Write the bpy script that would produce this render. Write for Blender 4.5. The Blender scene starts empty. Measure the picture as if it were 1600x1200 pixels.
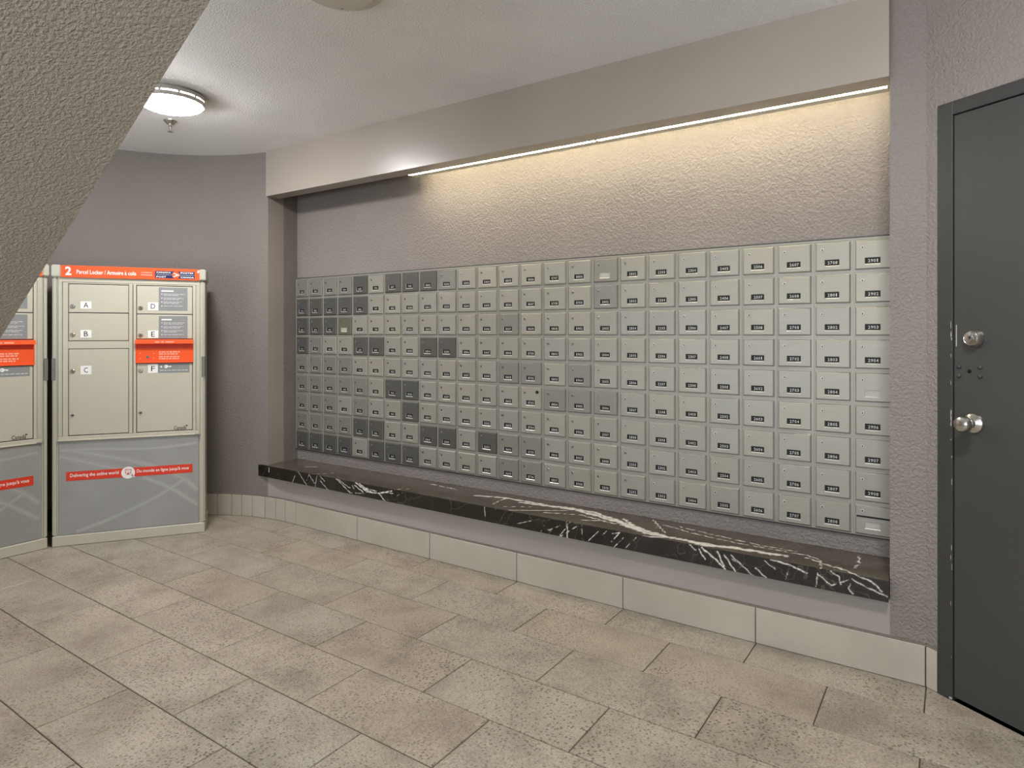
import bpy, bmesh, math, random
import numpy as np
from mathutils import Vector, Matrix
random.seed(7)
S = bpy.context.scene
C = S.collection

# ------------------------------------------------------------------ camera, world, exposure
EYE = 1.2494
YAW = math.radians(34.271)
cam_d = bpy.data.cameras.new('camera')
cam = bpy.data.objects.new('camera', cam_d); C.objects.link(cam)
cam.location = (0, 0, EYE)
cam.rotation_euler = (math.pi/2, 0, YAW)
cam_d.sensor_width = 36.0
cam_d.lens = 1018.84/1600*36.0
cam_d.shift_y = -(600-521.23)/1600
cam_d.clip_start = 0.02
S.camera = cam
w = bpy.data.worlds.new('world'); S.world = w; w.use_nodes = True
w.node_tree.nodes['Background'].inputs[0].default_value = (0.8, 0.85, 1, 1)
w.node_tree.nodes['Background'].inputs[1].default_value = 0.0
S.view_settings.view_transform = 'Standard'
S.view_settings.look = 'None'
S.view_settings.gamma = 1.0
S.view_settings.use_curve_mapping = False
S.view_settings.exposure = 0.04
S.cycles.use_denoising = True
S.cycles.max_bounces = 10
S.cycles.diffuse_bounces = 6
S.cycles.glossy_bounces = 4
S.cycles.caustics_reflective = False
S.cycles.sample_clamp_indirect = 6.0
DOME_L = 150.0      # radiance of the opal ceiling lamps
COVE_L = 36.0      # radiance of the cove tubes behind the header
DOME_C = (0.98, 0.97, 0.96)
COVE_D = 80.0      # their brighter downward lens
COVE_C = (1.0, 0.88, 0.60)

# added fill light behind the camera; the front wall opening is left for it
FILL_W = 300.0
ld = bpy.data.lights.new('fill_light', 'AREA'); ld.shape = 'RECTANGLE'; ld.size = 5.2; ld.size_y = 2.1
ld.energy = FILL_W; ld.color = (0.89, 0.95, 1.0)
lo = bpy.data.objects.new('fill_light', ld); C.objects.link(lo)
lo.location = (-1.2, -3.05, 1.1); lo.rotation_euler = (math.radians(152), 0, 0)

# ------------------------------------------------------------------ materials
def srgb(r, g, b):
    f = lambda c: (c/255/12.92) if c/255 <= 0.04045 else ((c/255+0.055)/1.055)**2.4
    return (f(r), f(g), f(b), 1)

class NT:
    def __init__(self, name):
        self.m = bpy.data.materials.new(name); self.m.use_nodes = True
        self.n = self.m.node_tree.nodes; self.l = self.m.node_tree.links
        self.b = self.n['Principled BSDF']
    def add(self, t, **kw):
        nd = self.n.new(t)
        for k, v in kw.items():
            if k in nd.inputs.keys(): nd.inputs[k].default_value = v
            else: setattr(nd, k, v)
        return nd
    def link(self, a, b): self.l.new(a, b)
    def math(self, op, a, b=None, clamp=False):
        nd = self.n.new('ShaderNodeMath'); nd.operation = op; nd.use_clamp = clamp
        for i, v in enumerate((a, b)):
            if v is None: continue
            if isinstance(v, (int, float)): nd.inputs[i].default_value = v
            else: self.l.new(v, nd.inputs[i])
        return nd.outputs[0]
    def ramp(self, fac, stops):
        nd = self.n.new('ShaderNodeValToRGB'); el = nd.color_ramp.elements
        while len(el) < len(stops): el.new(0.5)
        for e, (p, c) in zip(el, stops):
            e.position = p; e.color = c
        self.l.new(fac, nd.inputs[0]); return nd.outputs[0]
    def mix(self, fac, a, b, blend='MIX'):
        nd = self.n.new('ShaderNodeMix'); nd.data_type = 'RGBA'; nd.blend_type = blend
        for i, v in ((0, fac), (6, a), (7, b)):
            if isinstance(v, (int, float)): nd.inputs[i].default_value = v
            elif isinstance(v, tuple): nd.inputs[i].default_value = v
            else: self.l.new(v, nd.inputs[i])
        return nd.outputs[2]
    def bump(self, h, strength, dist):
        nd = self.n.new('ShaderNodeBump'); nd.inputs['Strength'].default_value = strength
        nd.inputs['Distance'].default_value = dist
        self.l.new(h, nd.inputs['Height']); self.l.new(nd.outputs[0], self.b.inputs['Normal'])
    def set(self, col=None, rough=None, metal=None, spec=None):
        if col is not None: self.b.inputs['Base Color'].default_value = col
        if rough is not None: self.b.inputs['Roughness'].default_value = rough
        if metal is not None: self.b.inputs['Metallic'].default_value = metal
        if spec is not None: self.b.inputs['Specular IOR Level'].default_value = spec
        return self

def plain(name, col, rough=0.5, metal=0.0, spec=0.5, var=0.06, scale=30):
    t = NT(name).set(None, rough, metal, spec)
    g = t.add('ShaderNodeNewGeometry')
    nz = t.add('ShaderNodeTexNoise', Scale=scale, Detail=3.0)
    t.link(g.outputs['Position'], nz.inputs['Vector'])
    d = tuple(c*(1-var) for c in col[:3])+(1,); u = tuple(min(1, c*(1+var)) for c in col[:3])+(1,)
    t.link(t.ramp(nz.outputs[0], [(0.3, d), (0.7, u)]), t.b.inputs['Base Color'])
    return t.m

def stipple(name, col, scale, strength, dist, rough=0.55, spec=0.4, coarse=0.0):
    t = NT(name).set(None, rough, 0, spec)
    g = t.add('ShaderNodeNewGeometry')
    big = t.add('ShaderNodeTexNoise', Scale=1.7, Detail=2.0)
    t.link(g.outputs['Position'], big.inputs['Vector'])
    d = tuple(c*0.95 for c in col[:3])+(1,); u = tuple(c*1.05 for c in col[:3])+(1,)
    t.link(t.ramp(big.outputs[0], [(0.3, d), (0.7, u)]), t.b.inputs['Base Color'])
    n1 = t.add('ShaderNodeTexNoise', Scale=scale, Detail=2.5, Roughness=0.55, Distortion=0.35)
    t.link(g.outputs['Position'], n1.inputs['Vector'])
    r = t.ramp(n1.outputs[0], [(0.36, (0, 0, 0, 1)), (0.66, (1, 1, 1, 1))])
    t.bump(r, strength, dist)
    return t.m

WALL = (0.240, 0.213, 0.198, 1)
M = {}
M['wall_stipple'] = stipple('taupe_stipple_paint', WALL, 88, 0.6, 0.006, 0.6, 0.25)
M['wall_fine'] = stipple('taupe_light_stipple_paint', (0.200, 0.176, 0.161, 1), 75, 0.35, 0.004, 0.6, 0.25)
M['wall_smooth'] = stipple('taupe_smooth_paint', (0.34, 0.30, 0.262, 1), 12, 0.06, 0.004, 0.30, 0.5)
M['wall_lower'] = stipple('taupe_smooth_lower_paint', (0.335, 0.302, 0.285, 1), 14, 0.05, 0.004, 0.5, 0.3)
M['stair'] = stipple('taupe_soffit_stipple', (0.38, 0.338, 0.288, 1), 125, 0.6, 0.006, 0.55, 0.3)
M['ceiling'] = stipple('white_ceiling_stipple', (0.90, 0.90, 0.90, 1), 125, 0.5, 0.005, 0.7, 0.2)

def tile_mat(name, speck):
    t = NT(name).set(None, 0.42, 0, 0.4)
    g = t.add('ShaderNodeNewGeometry'); oi = t.add('ShaderNodeObjectInfo')
    off = t.add('ShaderNodeVectorMath', operation='SCALE'); off.inputs[0].default_value = (17, 9, 5)
    t.link(oi.outputs['Random'], off.inputs['Scale'])
    ad = t.add('ShaderNodeVectorMath', operation='ADD')
    t.link(g.outputs['Position'], ad.inputs[0]); t.link(off.outputs[0], ad.inputs[1])
    P = ad.outputs[0]
    cl = t.add('ShaderNodeTexNoise', Scale=4.5, Detail=5.0, Roughness=0.6); t.link(P, cl.inputs['Vector'])
    base = t.ramp(cl.outputs[0], [(0.25, (0.40, 0.366, 0.315, 1)), (0.5, (0.44, 0.405, 0.35, 1)), (0.75, (0.48, 0.445, 0.388, 1))] if not speck else [(0.32, (0.315, 0.276, 0.226, 1)), (0.50, (0.425, 0.378, 0.312, 1)), (0.68, (0.49, 0.442, 0.370, 1))])
    hue = t.ramp(oi.outputs['Random'], [(0.0, (0.84, 0.815, 0.775, 1)), (0.35, (0.93, 0.905, 0.865, 1)), (0.7, (0.87, 0.88, 0.86, 1)), (1.0, (0.98, 0.955, 0.915, 1))] if speck else [(0, (0.97, 0.96, 0.94, 1)), (1, (1.0, 1.0, 0.98, 1))])
    base = t.mix(1.0, base, hue, 'MULTIPLY')
    if speck:
        zone = t.add('ShaderNodeTexNoise', Scale=3.2, Detail=3.0); t.link(P, zone.inputs['Vector'])
        zr = t.ramp(zone.outputs[0], [(0.34, (0.25, 0.25, 0.25, 1)), (0.66, (1, 1, 1, 1))])
        sp = t.add('ShaderNodeTexVoronoi', Scale=84.0, Randomness=1.0); t.link(P, sp.inputs['Vector'])
        pit = t.ramp(sp.outputs['Distance'], [(0.24, (1, 1, 1, 1)), (0.42, (0, 0, 0, 1))])
        spc = t.math('GREATER_THAN', sp.outputs['Color'], 0.40)
        m = t.math('MULTIPLY', pit, zr); m = t.math('MULTIPLY', m, spc)
        fine = t.add('ShaderNodeTexNoise', Scale=170.0, Detail=2.0); t.link(P, fine.inputs['Vector'])
        fr = t.ramp(fine.outputs[0], [(0.35, (0.64, 0.63, 0.61, 1)), (0.62, (1.06, 1.06, 1.06, 1))])
        base = t.mix(0.8, base, fr, 'MULTIPLY')
        mm = t.math('MULTIPLY', m, 0.85)
        base = t.mix(mm, base, (0.09, 0.078, 0.06, 1))
        inv = t.math('SUBTRACT', 1.0, m)
        t.bump(inv, 0.6, 0.002)
    t.link(base, t.b.inputs['Base Color'])
    return t.m
M['tile'] = tile_mat('pitted_stone_look_tile', True)
M['base_tile'] = tile_mat('smooth_stone_look_tile', False)
M['grout'] = plain('brown_grey_grout', (0.075, 0.065, 0.052, 1), 0.9, 0, 0.2, 0.15, 60)

M['cap_grout'] = plain('taupe_cap_grout', (0.19, 0.165, 0.135, 1), 0.9, 0, 0.2, 0.12, 60)

def brushed(name, col, rough, metal, cvar=0.05):
    t = NT(name).set(None, rough, metal, 0.5)
    g = t.add('ShaderNodeNewGeometry'); oi = t.add('ShaderNodeObjectInfo')
    mp = t.add('ShaderNodeMapping'); mp.inputs['Scale'].default_value = (6, 6, 900)
    t.link(g.outputs['Position'], mp.inputs['Vector'])
    nz = t.add('ShaderNodeTexNoise', Scale=1.0, Detail=2.0); t.link(mp.outputs[0], nz.inputs['Vector'])
    lo = tuple(c*(1-cvar) for c in col[:3])+(1,); hi = tuple(c*(1+cvar) for c in col[:3])+(1,)
    c = t.ramp(nz.outputs[0], [(0.3, lo), (0.7, hi)])
    tint = t.ramp(oi.outputs['Random'], [(0, (0.94, 0.94, 0.95, 1)), (0.4, (1, 0.99, 0.96, 1)), (0.75, (0.97, 0.98, 1.0, 1)), (1, (1.05, 1.03, 0.99, 1))])
    t.link(t.mix(1.0, c, tint, 'MULTIPLY'), t.b.inputs['Base Color'])
    t.bump(nz.outputs[0], 0.04, 0.001)
    return t.m
M['alu'] = brushed('satin_anodised_aluminium', (0.30, 0.288, 0.250, 1), 0.45, 0.3)
M['alu_mid'] = brushed('aluminium_grey_reflection', (0.222, 0.213, 0.188, 1), 0.45, 0.3)  # greyer door reflections put into the base colour
M['alu_dark'] = brushed('aluminium_dark_reflection', (0.095, 0.094, 0.087, 1), 0.45, 0.3)  # dark door reflections put into the base colour
M['alu_olive'] = brushed('olive_anodised_aluminium', (0.145, 0.138, 0.105, 1), 0.45, 0.3)
M['alu_frame'] = brushed('aluminium_frame', (0.33, 0.32, 0.282, 1), 0.45, 0.3)
M['chrome'] = plain('satin_nickel', (0.62, 0.60, 0.56, 1), 0.22, 1.0)
M['nickel'] = plain('brushed_nickel', (0.58, 0.56, 0.52, 1), 0.38, 0.9)
M['edge'] = plain('aluminium_lip_highlight', (0.55, 0.54, 0.50, 1), 0.4, 0.3)
M['lock_light'] = plain('pale_lock_metal', (0.46, 0.445, 0.40, 1), 0.45, 0.4)
M['lockface'] = plain('worn_lock_metal', (0.40, 0.38, 0.34, 1), 0.3, 0.9)
M['black'] = plain('black_plastic', (0.012, 0.012, 0.011, 1), 0.55, 0, 0.25)
M['dark_gap'] = plain('dark_void', (0.01, 0.01, 0.01, 1), 0.9, 0, 0.1)
M['white_print'] = plain('white_print', (0.80, 0.80, 0.78, 1), 0.5)
M['number_print'] = plain('worn_white_engraving', (0.50, 0.50, 0.48, 1), 0.5)
M['blank_card'] = plain('blank_grey_card', (0.40, 0.385, 0.34, 1), 0.5)
M['locker'] = plain('beige_enamel', (0.475, 0.450, 0.365, 1), 0.42, 0, 0.4, 0.02, 3)
M['locker_post'] = plain('grey_beige_aluminium_post', (0.470, 0.455, 0.375, 1), 0.36, 0.15, 0.45, 0.02, 3)
M['orange'] = plain('orange_red_enamel', (0.80, 0.088, 0.016, 1), 0.45, 0, 0.4, 0.02)
M['red_band'] = plain('red_vinyl', (0.66, 0.040, 0.014, 1), 0.45, 0, 0.4, 0.02)
M['salmon'] = plain('pale_salmon_print', (0.85, 0.36, 0.26, 1), 0.5)
M['navy'] = plain('navy_vinyl', (0.008, 0.011, 0.070, 1), 0.4)
M['graphic'] = plain('grey_graphic_panel', (0.29, 0.288, 0.278, 1), 0.35, 0, 0.5, 0.08, 3)
M['graphic_light'] = plain('pale_grey_swoosh_print', (0.365, 0.365, 0.35, 1), 0.35, 0, 0.5, 0.04, 5)
M['graphic_mid'] = plain('soft_grey_swoosh_print', (0.322, 0.321, 0.310, 1), 0.35, 0, 0.5, 0.04, 5)
M['info'] = plain('mid_grey_vinyl', (0.225, 0.23, 0.232, 1), 0.5, 0, 0.4, 0.03)
M['info_text'] = plain('pale_grey_print', (0.50, 0.50, 0.49, 1), 0.5)
M['strap'] = plain('grey_steel_strap', (0.175, 0.175, 0.165, 1), 0.5, 0.3)
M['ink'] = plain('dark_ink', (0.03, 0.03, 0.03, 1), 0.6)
M['door'] = plain('charcoal_door_enamel', (0.050, 0.049, 0.046, 1), 0.40, 0, 0.4, 0.06, 2)
M['frame'] = plain('charcoal_frame_enamel', (0.041, 0.0405, 0.038, 1), 0.42, 0, 0.4, 0.06, 5)
M['chip'] = plain('chipped_paint_white', (0.42, 0.41, 0.39, 1), 0.7)
M['beige_plastic'] = plain('beige_plastic', (0.66, 0.63, 0.56, 1), 0.45, 0, 0.4, 0.02)

def emit(name, col, strength):
    t = NT(name).set((0.8, 0.8, 0.8, 1), 0.4)
    t.b.inputs['Emission Color'].default_value = col+(1,)
    t.b.inputs['Emission Strength'].default_value = strength
    return t.m
M['dome'] = emit('lit_opal_acrylic', DOME_C, DOME_L)
M['cove'] = emit('lit_cove_lens', COVE_C, COVE_L); M['cove_down'] = emit('lit_cove_lens_underside', COVE_C, COVE_D)

def marble(name, lo, hi, rough):
    t = NT(name).set(None, rough, 0, 0.5)
    g = t.add('ShaderNodeNewGeometry')
    at = t.add('ShaderNodeAttribute', attribute_name='vein')
    n1 = t.add('ShaderNodeTexNoise', Scale=9.0, Detail=6.0, Roughness=0.65, Distortion=0.6); t.link(g.outputs['Position'], n1.inputs['Vector'])
    base = t.ramp(n1.outputs[0], [(0.3, lo), (0.7, hi)])
    dv = t.add('ShaderNodeTexNoise', Scale=6.0, Detail=3.0); t.link(g.outputs['Position'], dv.inputs['Vector'])
    vo = t.add('ShaderNodeTexVoronoi', Scale=4.2, feature='DISTANCE_TO_EDGE')
    mx = t.add('ShaderNodeVectorMath', operation='MULTIPLY_ADD'); mx.inputs[1].default_value = (0.35, 0.35, 0.35)
    t.link(dv.outputs[1], mx.inputs[0]); t.link(g.outputs['Position'], mx.inputs[2]); t.link(mx.outputs[0], vo.inputs['Vector'])
    hair = t.ramp(vo.outputs[0], [(0.0, (0.22, 0.22, 0.22, 1)), (0.012, (0, 0, 0, 1))])
    base = t.mix(hair, base, (0.30, 0.27, 0.22, 1))
    br = t.add('ShaderNodeTexNoise', Scale=90.0, Detail=3.0); t.link(g.outputs['Position'], br.inputs['Vector'])
    rag = t.ramp(br.outputs[0], [(0.30, (0.55, 0.55, 0.55, 1)), (0.50, (1, 1, 1, 1))])
    f = t.math('MULTIPLY', at.outputs['Fac'], rag)
    t.link(t.mix(f, base, (0.82, 0.79, 0.74, 1)), t.b.inputs['Base Color'])
    return t.m
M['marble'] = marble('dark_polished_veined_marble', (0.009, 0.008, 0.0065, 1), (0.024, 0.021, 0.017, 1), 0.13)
M['marble_top'] = marble('lighter_brown_veined_marble', (0.052, 0.042, 0.031, 1), (0.105, 0.086, 0.066, 1), 0.18)  # lighter, browner tone for the ledge's top face

# ------------------------------------------------------------------ mesh helpers
class MB:
    """collects polygons (with material slots) and links them as one mesh object"""
    def __init__(self): self.v = []; self.f = []; self.mi = []
    def face(self, pts, mi=0):
        k = len(self.v); self.v += [tuple(p) for p in pts]; self.f.append(list(range(k, k+len(pts)))); self.mi.append(mi)
    def raw(self, vs, fs, mi=0):
        k = len(self.v); self.v += [tuple(p) for p in vs]
        for f in fs: self.f.append([k+i for i in f]); self.mi.append(mi)
    def box(self, x0, x1, y0, y1, z0, z1, c=0.0, mi=0):
        """box with optional chamfer c"""
        c = min(c, 0.49*min(x1-x0, y1-y0, z1-z0))
        if c <= 0:
            vs = [(x, y, z) for x in (x0, x1) for y in (y0, y1) for z in (z0, z1)]
            self.raw(vs, [(0, 1, 3, 2), (4, 6, 7, 5), (0, 4, 5, 1), (2, 3, 7, 6), (0, 2, 6, 4), (1, 5, 7, 3)], mi); return
        bm = bmesh.new(); bmesh.ops.create_cube(bm, size=1)
        for q in bm.verts:
            q.co = Vector((x0+(q.co.x+.5)*(x1-x0), y0+(q.co.y+.5)*(y1-y0), z0+(q.co.z+.5)*(z1-z0)))
        bmesh.ops.bevel(bm, geom=bm.edges[:], offset=c, segments=2 if c > 0.004 else 1, affect='EDGES')
        bm.verts.index_update()
        self.raw([q.co[:] for q in bm.verts], [[q.index for q in f.verts] for f in bm.faces], mi); bm.free()
    def lathe(self, prof, origin, axis, seg=24, mi=0):
        """prof: (radius, height) list revolved round axis through origin"""
        ax = Vector(axis).normalized(); q = Vector((0, 0, 1)).rotation_difference(ax); o = Vector(origin)
        vs = []; fs = []
        for r, h in prof:
            for k in range(seg):
                a = 2*math.pi*k/seg
                vs.append((o+q @ Vector((r*math.cos(a), r*math.sin(a), h)))[:])
        for i in range(len(prof)-1):
            for k in range(seg):
                k2 = (k+1) % seg
                fs.append((i*seg+k, i*seg+k2, (i+1)*seg+k2, (i+1)*seg+k))
        if prof[0][0] > 1e-5: fs.append(tuple(reversed(range(seg))))
        if prof[-1][0] > 1e-5: fs.append(tuple(range((len(prof)-1)*seg, len(prof)*seg)))
        self.raw(vs, fs, mi)
    def prism(self, poly, z0, z1, mi=0):
        """plan polygon (counter-clockwise) extruded upwards"""
        n = len(poly)
        vs = [(x, y, z0) for x, y in poly]+[(x, y, z1) for x, y in poly]
        fs = [tuple(reversed(range(n))), tuple(range(n, 2*n))]+[(i, (i+1) % n, n+(i+1) % n, n+i) for i in range(n)]
        self.raw(vs, fs, mi)
    def ext_y(self, poly, y0, y1, mi=0):
        """polygon in (x, z) extruded along y"""
        n = len(poly)
        vs = [(x, y0, z) for x, z in poly]+[(x, y1, z) for x, z in poly]
        fs = [tuple(range(n)), tuple(reversed(range(n, 2*n)))]+[(i, n+i, n+(i+1) % n, (i+1) % n) for i in range(n)]
        self.raw(vs, fs, mi)
    def mesh(self, name, mats, angle=30):
        me = bpy.data.meshes.new(name); me.from_pydata(self.v, [], self.f)
        for m in (mats if isinstance(mats, (list, tuple)) else [mats]): me.materials.append(m)
        me.polygons.foreach_set('material_index', self.mi)
        bm = bmesh.new(); bm.from_mesh(me); bmesh.ops.remove_doubles(bm, verts=bm.verts[:], dist=1e-6)
        bmesh.ops.recalc_face_normals(bm, faces=bm.faces[:]); bm.to_mesh(me); bm.free()
        me.polygons.foreach_set('use_smooth', [True]*len(me.polygons))
        me.set_sharp_from_angle(angle=math.radians(angle))
        me.update(); return me
    def build(self, name, mats, parent=None, loc=(0, 0, 0), angle=30):
        return link(name, self.mesh(name, mats, angle), parent, loc)

def link(name, data, parent=None, loc=(0, 0, 0), rot=(0, 0, 0)):
    o = bpy.data.objects.new(name, data); C.objects.link(o)
    if parent: o.parent = parent
    o.location = loc; o.rotation_euler = rot
    return o
def tag(o, label=None, cat=None, group=None, kind=None):
    for k, v in (('label', label), ('category', cat), ('group', group), ('kind', kind)):
        if v: o[k] = v
    return o
def thing(name, label, cat, loc=(0, 0, 0), rotz=0.0, group=None):
    o = link(name, None, None, loc, (0, 0, rotz)); o.empty_display_size = 0.05
    return tag(o, label, cat, group)

_tx = {}
def text2d(s, bold=0.0):
    """glyph outlines of a string as flat triangles in a unit box, plus its width/height ratio"""
    key = (s, bold)
    if key not in _tx:
        cu = bpy.data.curves.new('t', 'FONT'); cu.body = s; cu.size = 1.0; cu.resolution_u = 2; cu.offset = bold
        ob = bpy.data.objects.new('t', cu); C.objects.link(ob)
        dg = bpy.context.evaluated_depsgraph_get(); dg.update()
        me = bpy.data.meshes.new_from_object(ob.evaluated_get(dg), depsgraph=dg)
        me.calc_loop_triangles()
        vs = [(q.co.x, q.co.y) for q in me.vertices]; fs = [tuple(t.vertices) for t in me.loop_triangles]
        bpy.data.objects.remove(ob); bpy.data.curves.remove(cu); bpy.data.meshes.remove(me)
        xs = [p[0] for p in vs]; ys = [p[1] for p in vs]
        x0, x1, y0, y1 = min(xs), max(xs), min(ys), max(ys)
        _tx[key] = ([((x-x0)/(x1-x0), (y-y0)/(y1-y0)) for x, y in vs], fs, (x1-x0)/(y1-y0))
    return _tx[key]
def put_text(mb, s, x0, x1, z0, z1, y, mi=0, bold=0.0):
    vs, fs, _ = text2d(s, bold)
    mb.raw([(x0+u*(x1-x0), y, z0+v*(z1-z0)) for u, v in vs], fs, mi)
def ribbon(mb, pts, hw, y, mi=0, smooth=6):
    """flat strip along a polyline in the (x, z) plane"""
    P = [Vector(p) for p in pts]; Q = []
    for i in range(len(P)-1):
        p0 = P[max(i-1, 0)]; p1 = P[i]; p2 = P[i+1]; p3 = P[min(i+2, len(P)-1)]
        for k in range(smooth):
            t = k/smooth
            Q.append(0.5*((2*p1)+(p2-p0)*t+(2*p0-5*p1+4*p2-p3)*t*t+(3*p1-p0-3*p2+p3)*t**3))
    Q.append(P[-1]); L = []; R = []
    for i, q in enumerate(Q):
        d = (Q[min(i+1, len(Q)-1)]-Q[max(i-1, 0)]).normalized(); n = Vector((-d.y, d.x))
        L.append(q+n*hw); R.append(q-n*hw)
    for i in range(len(Q)-1):
        mb.face([(L[i].x, y, L[i].y), (R[i].x, y, R[i].y), (R[i+1].x, y, R[i+1].y), (L[i+1].x, y, L[i+1].y)], mi)

# ------------------------------------------------------------------ room outline
CEIL = 2.480
WY = 2.738                      # plane of the mailbox wall below and beside the recess
RY = 2.985                      # back of the recess
RX0, RX1 = -3.852, -0.200       # recess left / right edge at the wall face
AX, AR = -3.65, 1.08; AY = WY-AR
def arc_y(x, R=AR): return AY+math.sqrt(max(0, R*R-(x-AX)**2))
def arc_pts(x_from, n, R=AR, x_to=None):
    a0 = math.acos((x_from-AX)/R) if x_from < AX else math.pi/2
    a1 = math.pi if x_to is None else math.acos((x_to-AX)/R)
    return [(AX+R*math.cos(a0+(a1-a0)*i/n), AY+R*math.sin(a0+(a1-a0)*i/n)) for i in range(n+1)]
CX, CYC = -0.088, WY            # corner where the door wall turns towards the camera
DA = math.radians(-33.4); DD = Vector((math.cos(DA), math.sin(DA)))   # along the door wall
DN = Vector((-DD.y, DD.x))      # out of the room
DEND = 2.75
def dw(s, n=0.0):
    p = Vector((CX, CYC))+DD*s+DN*n; return (p.x, p.y)
XL = AX-AR; XR = dw(DEND)[0]; YF = -3.0

# floor: grout bed with a tile object for every tile
room = [(XL, YF), (XR, YF), dw(DEND), (CX, CYC)]+arc_pts(AX, 40)
fb = MB(); fb.prism(room, -0.06, -0.003)
floor = tag(fb.build('floor', M['grout']), kind='structure')
def clip(poly, bound):
    for i in range(len(bound)):
        a = bound[i]; b = bound[(i+1) % len(bound)]
        nx, ny = -(b[1]-a[1]), b[0]-a[0]; out = []
        if not poly: break
        for j in range(len(poly)):
            p = poly[j]; q = poly[(j+1) % len(poly)]
            dp = (p[0]-a[0])*nx+(p[1]-a[1])*ny; dq = (q[0]-a[0])*nx+(q[1]-a[1])*ny
            if dp >= 0: out.append(p)
            if (dp >= 0) != (dq >= 0):
                t = dp/(dp-dq); out.append((p[0]+(q[0]-p[0])*t, p[1]+(q[1]-p[1])*t))
        poly = out
    return poly
def inset(poly, d):
    n = len(poly); c = Vector((sum(p[0] for p in poly)/n, sum(p[1] for p in poly)/n)); out = []
    for i in range(n):
        p0 = Vector(poly[i-1]); p1 = Vector(poly[i]); p2 = Vector(poly[(i+1) % n])
        e1 = (p1-p0); e2 = (p2-p1)
        if e1.length < 1e-6 or e2.length < 1e-6: continue
        e1.normalize(); e2.normalize()
        n1 = Vector((-e1.y, e1.x)); n2 = Vector((-e2.y, e2.x)); k = 1+n1.dot(n2)
        if k < 0.2: out.append((p1+(c-p1).normalized()*d)[:]); continue
        out.append((p1+(n1+n2)*(d/k))[:])
    return out
def dedupe(poly):
    out = []
    for p in poly:
        if not out or math.dist(p, out[-1]) > 0.004: out.append(p)
    if len(out) > 1 and math.dist(out[0], out[-1]) < 0.004: out.pop()
    return out
ROWS = [WY, 2.541, 2.264, 1.985, 1.704, 1.421, 1.138, 0.855]
while ROWS[-1] > YF: ROWS.append(ROWS[-1]-0.2825)
TL = 0.580
for r in range(len(ROWS)-1):
    y1, y0 = ROWS[r], ROWS[r+1]
    x = -0.088+(0.29 if r % 2 else 0.0)+TL*4
    while x > XL:
        p = dedupe(clip([(x-TL, y0), (x, y0), (x, y1), (x-TL, y1)], room)); x -= TL
        if len(p) < 3: continue
        a = inset(p, 0.0020); b = inset(p, 0.0036)
        if len(a) != len(b) or len(a) < 3: continue
        n = len(a); mb = MB()
        cx = sum(q[0] for q in a)/n; cy = sum(q[1] for q in a)/n
        vs = [(q[0]-cx, q[1]-cy, -0.006) for q in a]+[(q[0]-cx, q[1]-cy, -0.0015) for q in a]+[(q[0]-cx, q[1]-cy, 0) for q in b]
        fs = [tuple(reversed(range(n))), tuple(range(2*n, 3*n))]
        for k in (0, 1):
            fs += [(k*n+i, k*n+(i+1) % n, (k+1)*n+(i+1) % n, (k+1)*n+i) for i in range(n)]
        mb.raw(vs, fs); mb.build('tile', M['tile'], floor, (cx, cy, random.uniform(-0.0003, 0.0003)), 20)

cb = MB(); cb.prism([(XL-0.1, YF-0.1), (XR+0.1, YF-0.1), (XR+0.1, RY+0.1), (XL-0.1, RY+0.1)], CEIL, CEIL+0.08)
tag(cb.build('ceiling', M['ceiling']), kind='structure')

# mailbox wall: recess back and cheeks, block under the ledge, pier towards the door
LEDGE_B, LEDGE_T = 0.282, 0.359
LOX = -3.900                    # back left corner of the recess
wb = MB()
wb.prism([(LOX-0.05, RY), (RX1+0.05, RY), (RX1+0.05, RY+0.1), (LOX-0.05, RY+0.1)], 0, CEIL, 0)
low = [(RX0, arc_y(RX0))]+list(reversed(arc_pts(AX, 6, AR, RX0)))[1:]+[(RX1, WY), (RX1, RY), (LOX, RY)]
tag(wb.build('wall_back', M['wall_stipple']), kind='structure')
wb = MB(); wb.prism(low, 0, LEDGE_B)
tag(wb.build('wall_back_lower', M['wall_lower']), kind='structure')
wb = MB()
wb.prism([(RX1, WY), (CX, WY), dw(0.0, 0.02), (RX1+0.1, RY+0.1), (RX1, RY)], 0, CEIL, 0)
tag(wb.build('wall_back_pier', M['wall_stipple']), kind='structure')

wl = MB()
inner = arc_pts(RX0, 40); outer = [(AX+(x-AX)*1.12, AY+(y-AY)*1.12) for x, y in inner]
poly = [(LOX, RY)]+[inner[0]]+inner[1:]+[(XL, YF)]+[(XL-0.12, YF), (XL-0.12, AY)]+list(reversed(outer[:-1]))
n = len(poly)
# built as a strip of quads so that the curve stays clean
ring_in = [(LOX, RY)]+inner+[(XL, YF)]; ring_out = [(LOX, RY+0.1)]+outer+[(XL-0.13, YF)]
for i in range(len(ring_in)-1):
    a, b = ring_in[i], ring_in[i+1]; c, d = ring_out[i+1], ring_out[i]
    wl.face([(a[0], a[1], 0), (b[0], b[1], 0), (b[0], b[1], CEIL), (a[0], a[1], CEIL)], 1 if i == 0 else 0)
    wl.face([(c[0], c[1], 0), (d[0], d[1], 0), (d[0], d[1], CEIL), (c[0], c[1], CEIL)], 0)
    wl.face([(a[0], a[1], CEIL), (b[0], b[1], CEIL), (c[0], c[1], CEIL), (d[0], d[1], CEIL)], 0)
tag(wl.build('wall_left', [M['wall_fine'], M['wall_smooth']]), kind='structure')

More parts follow.
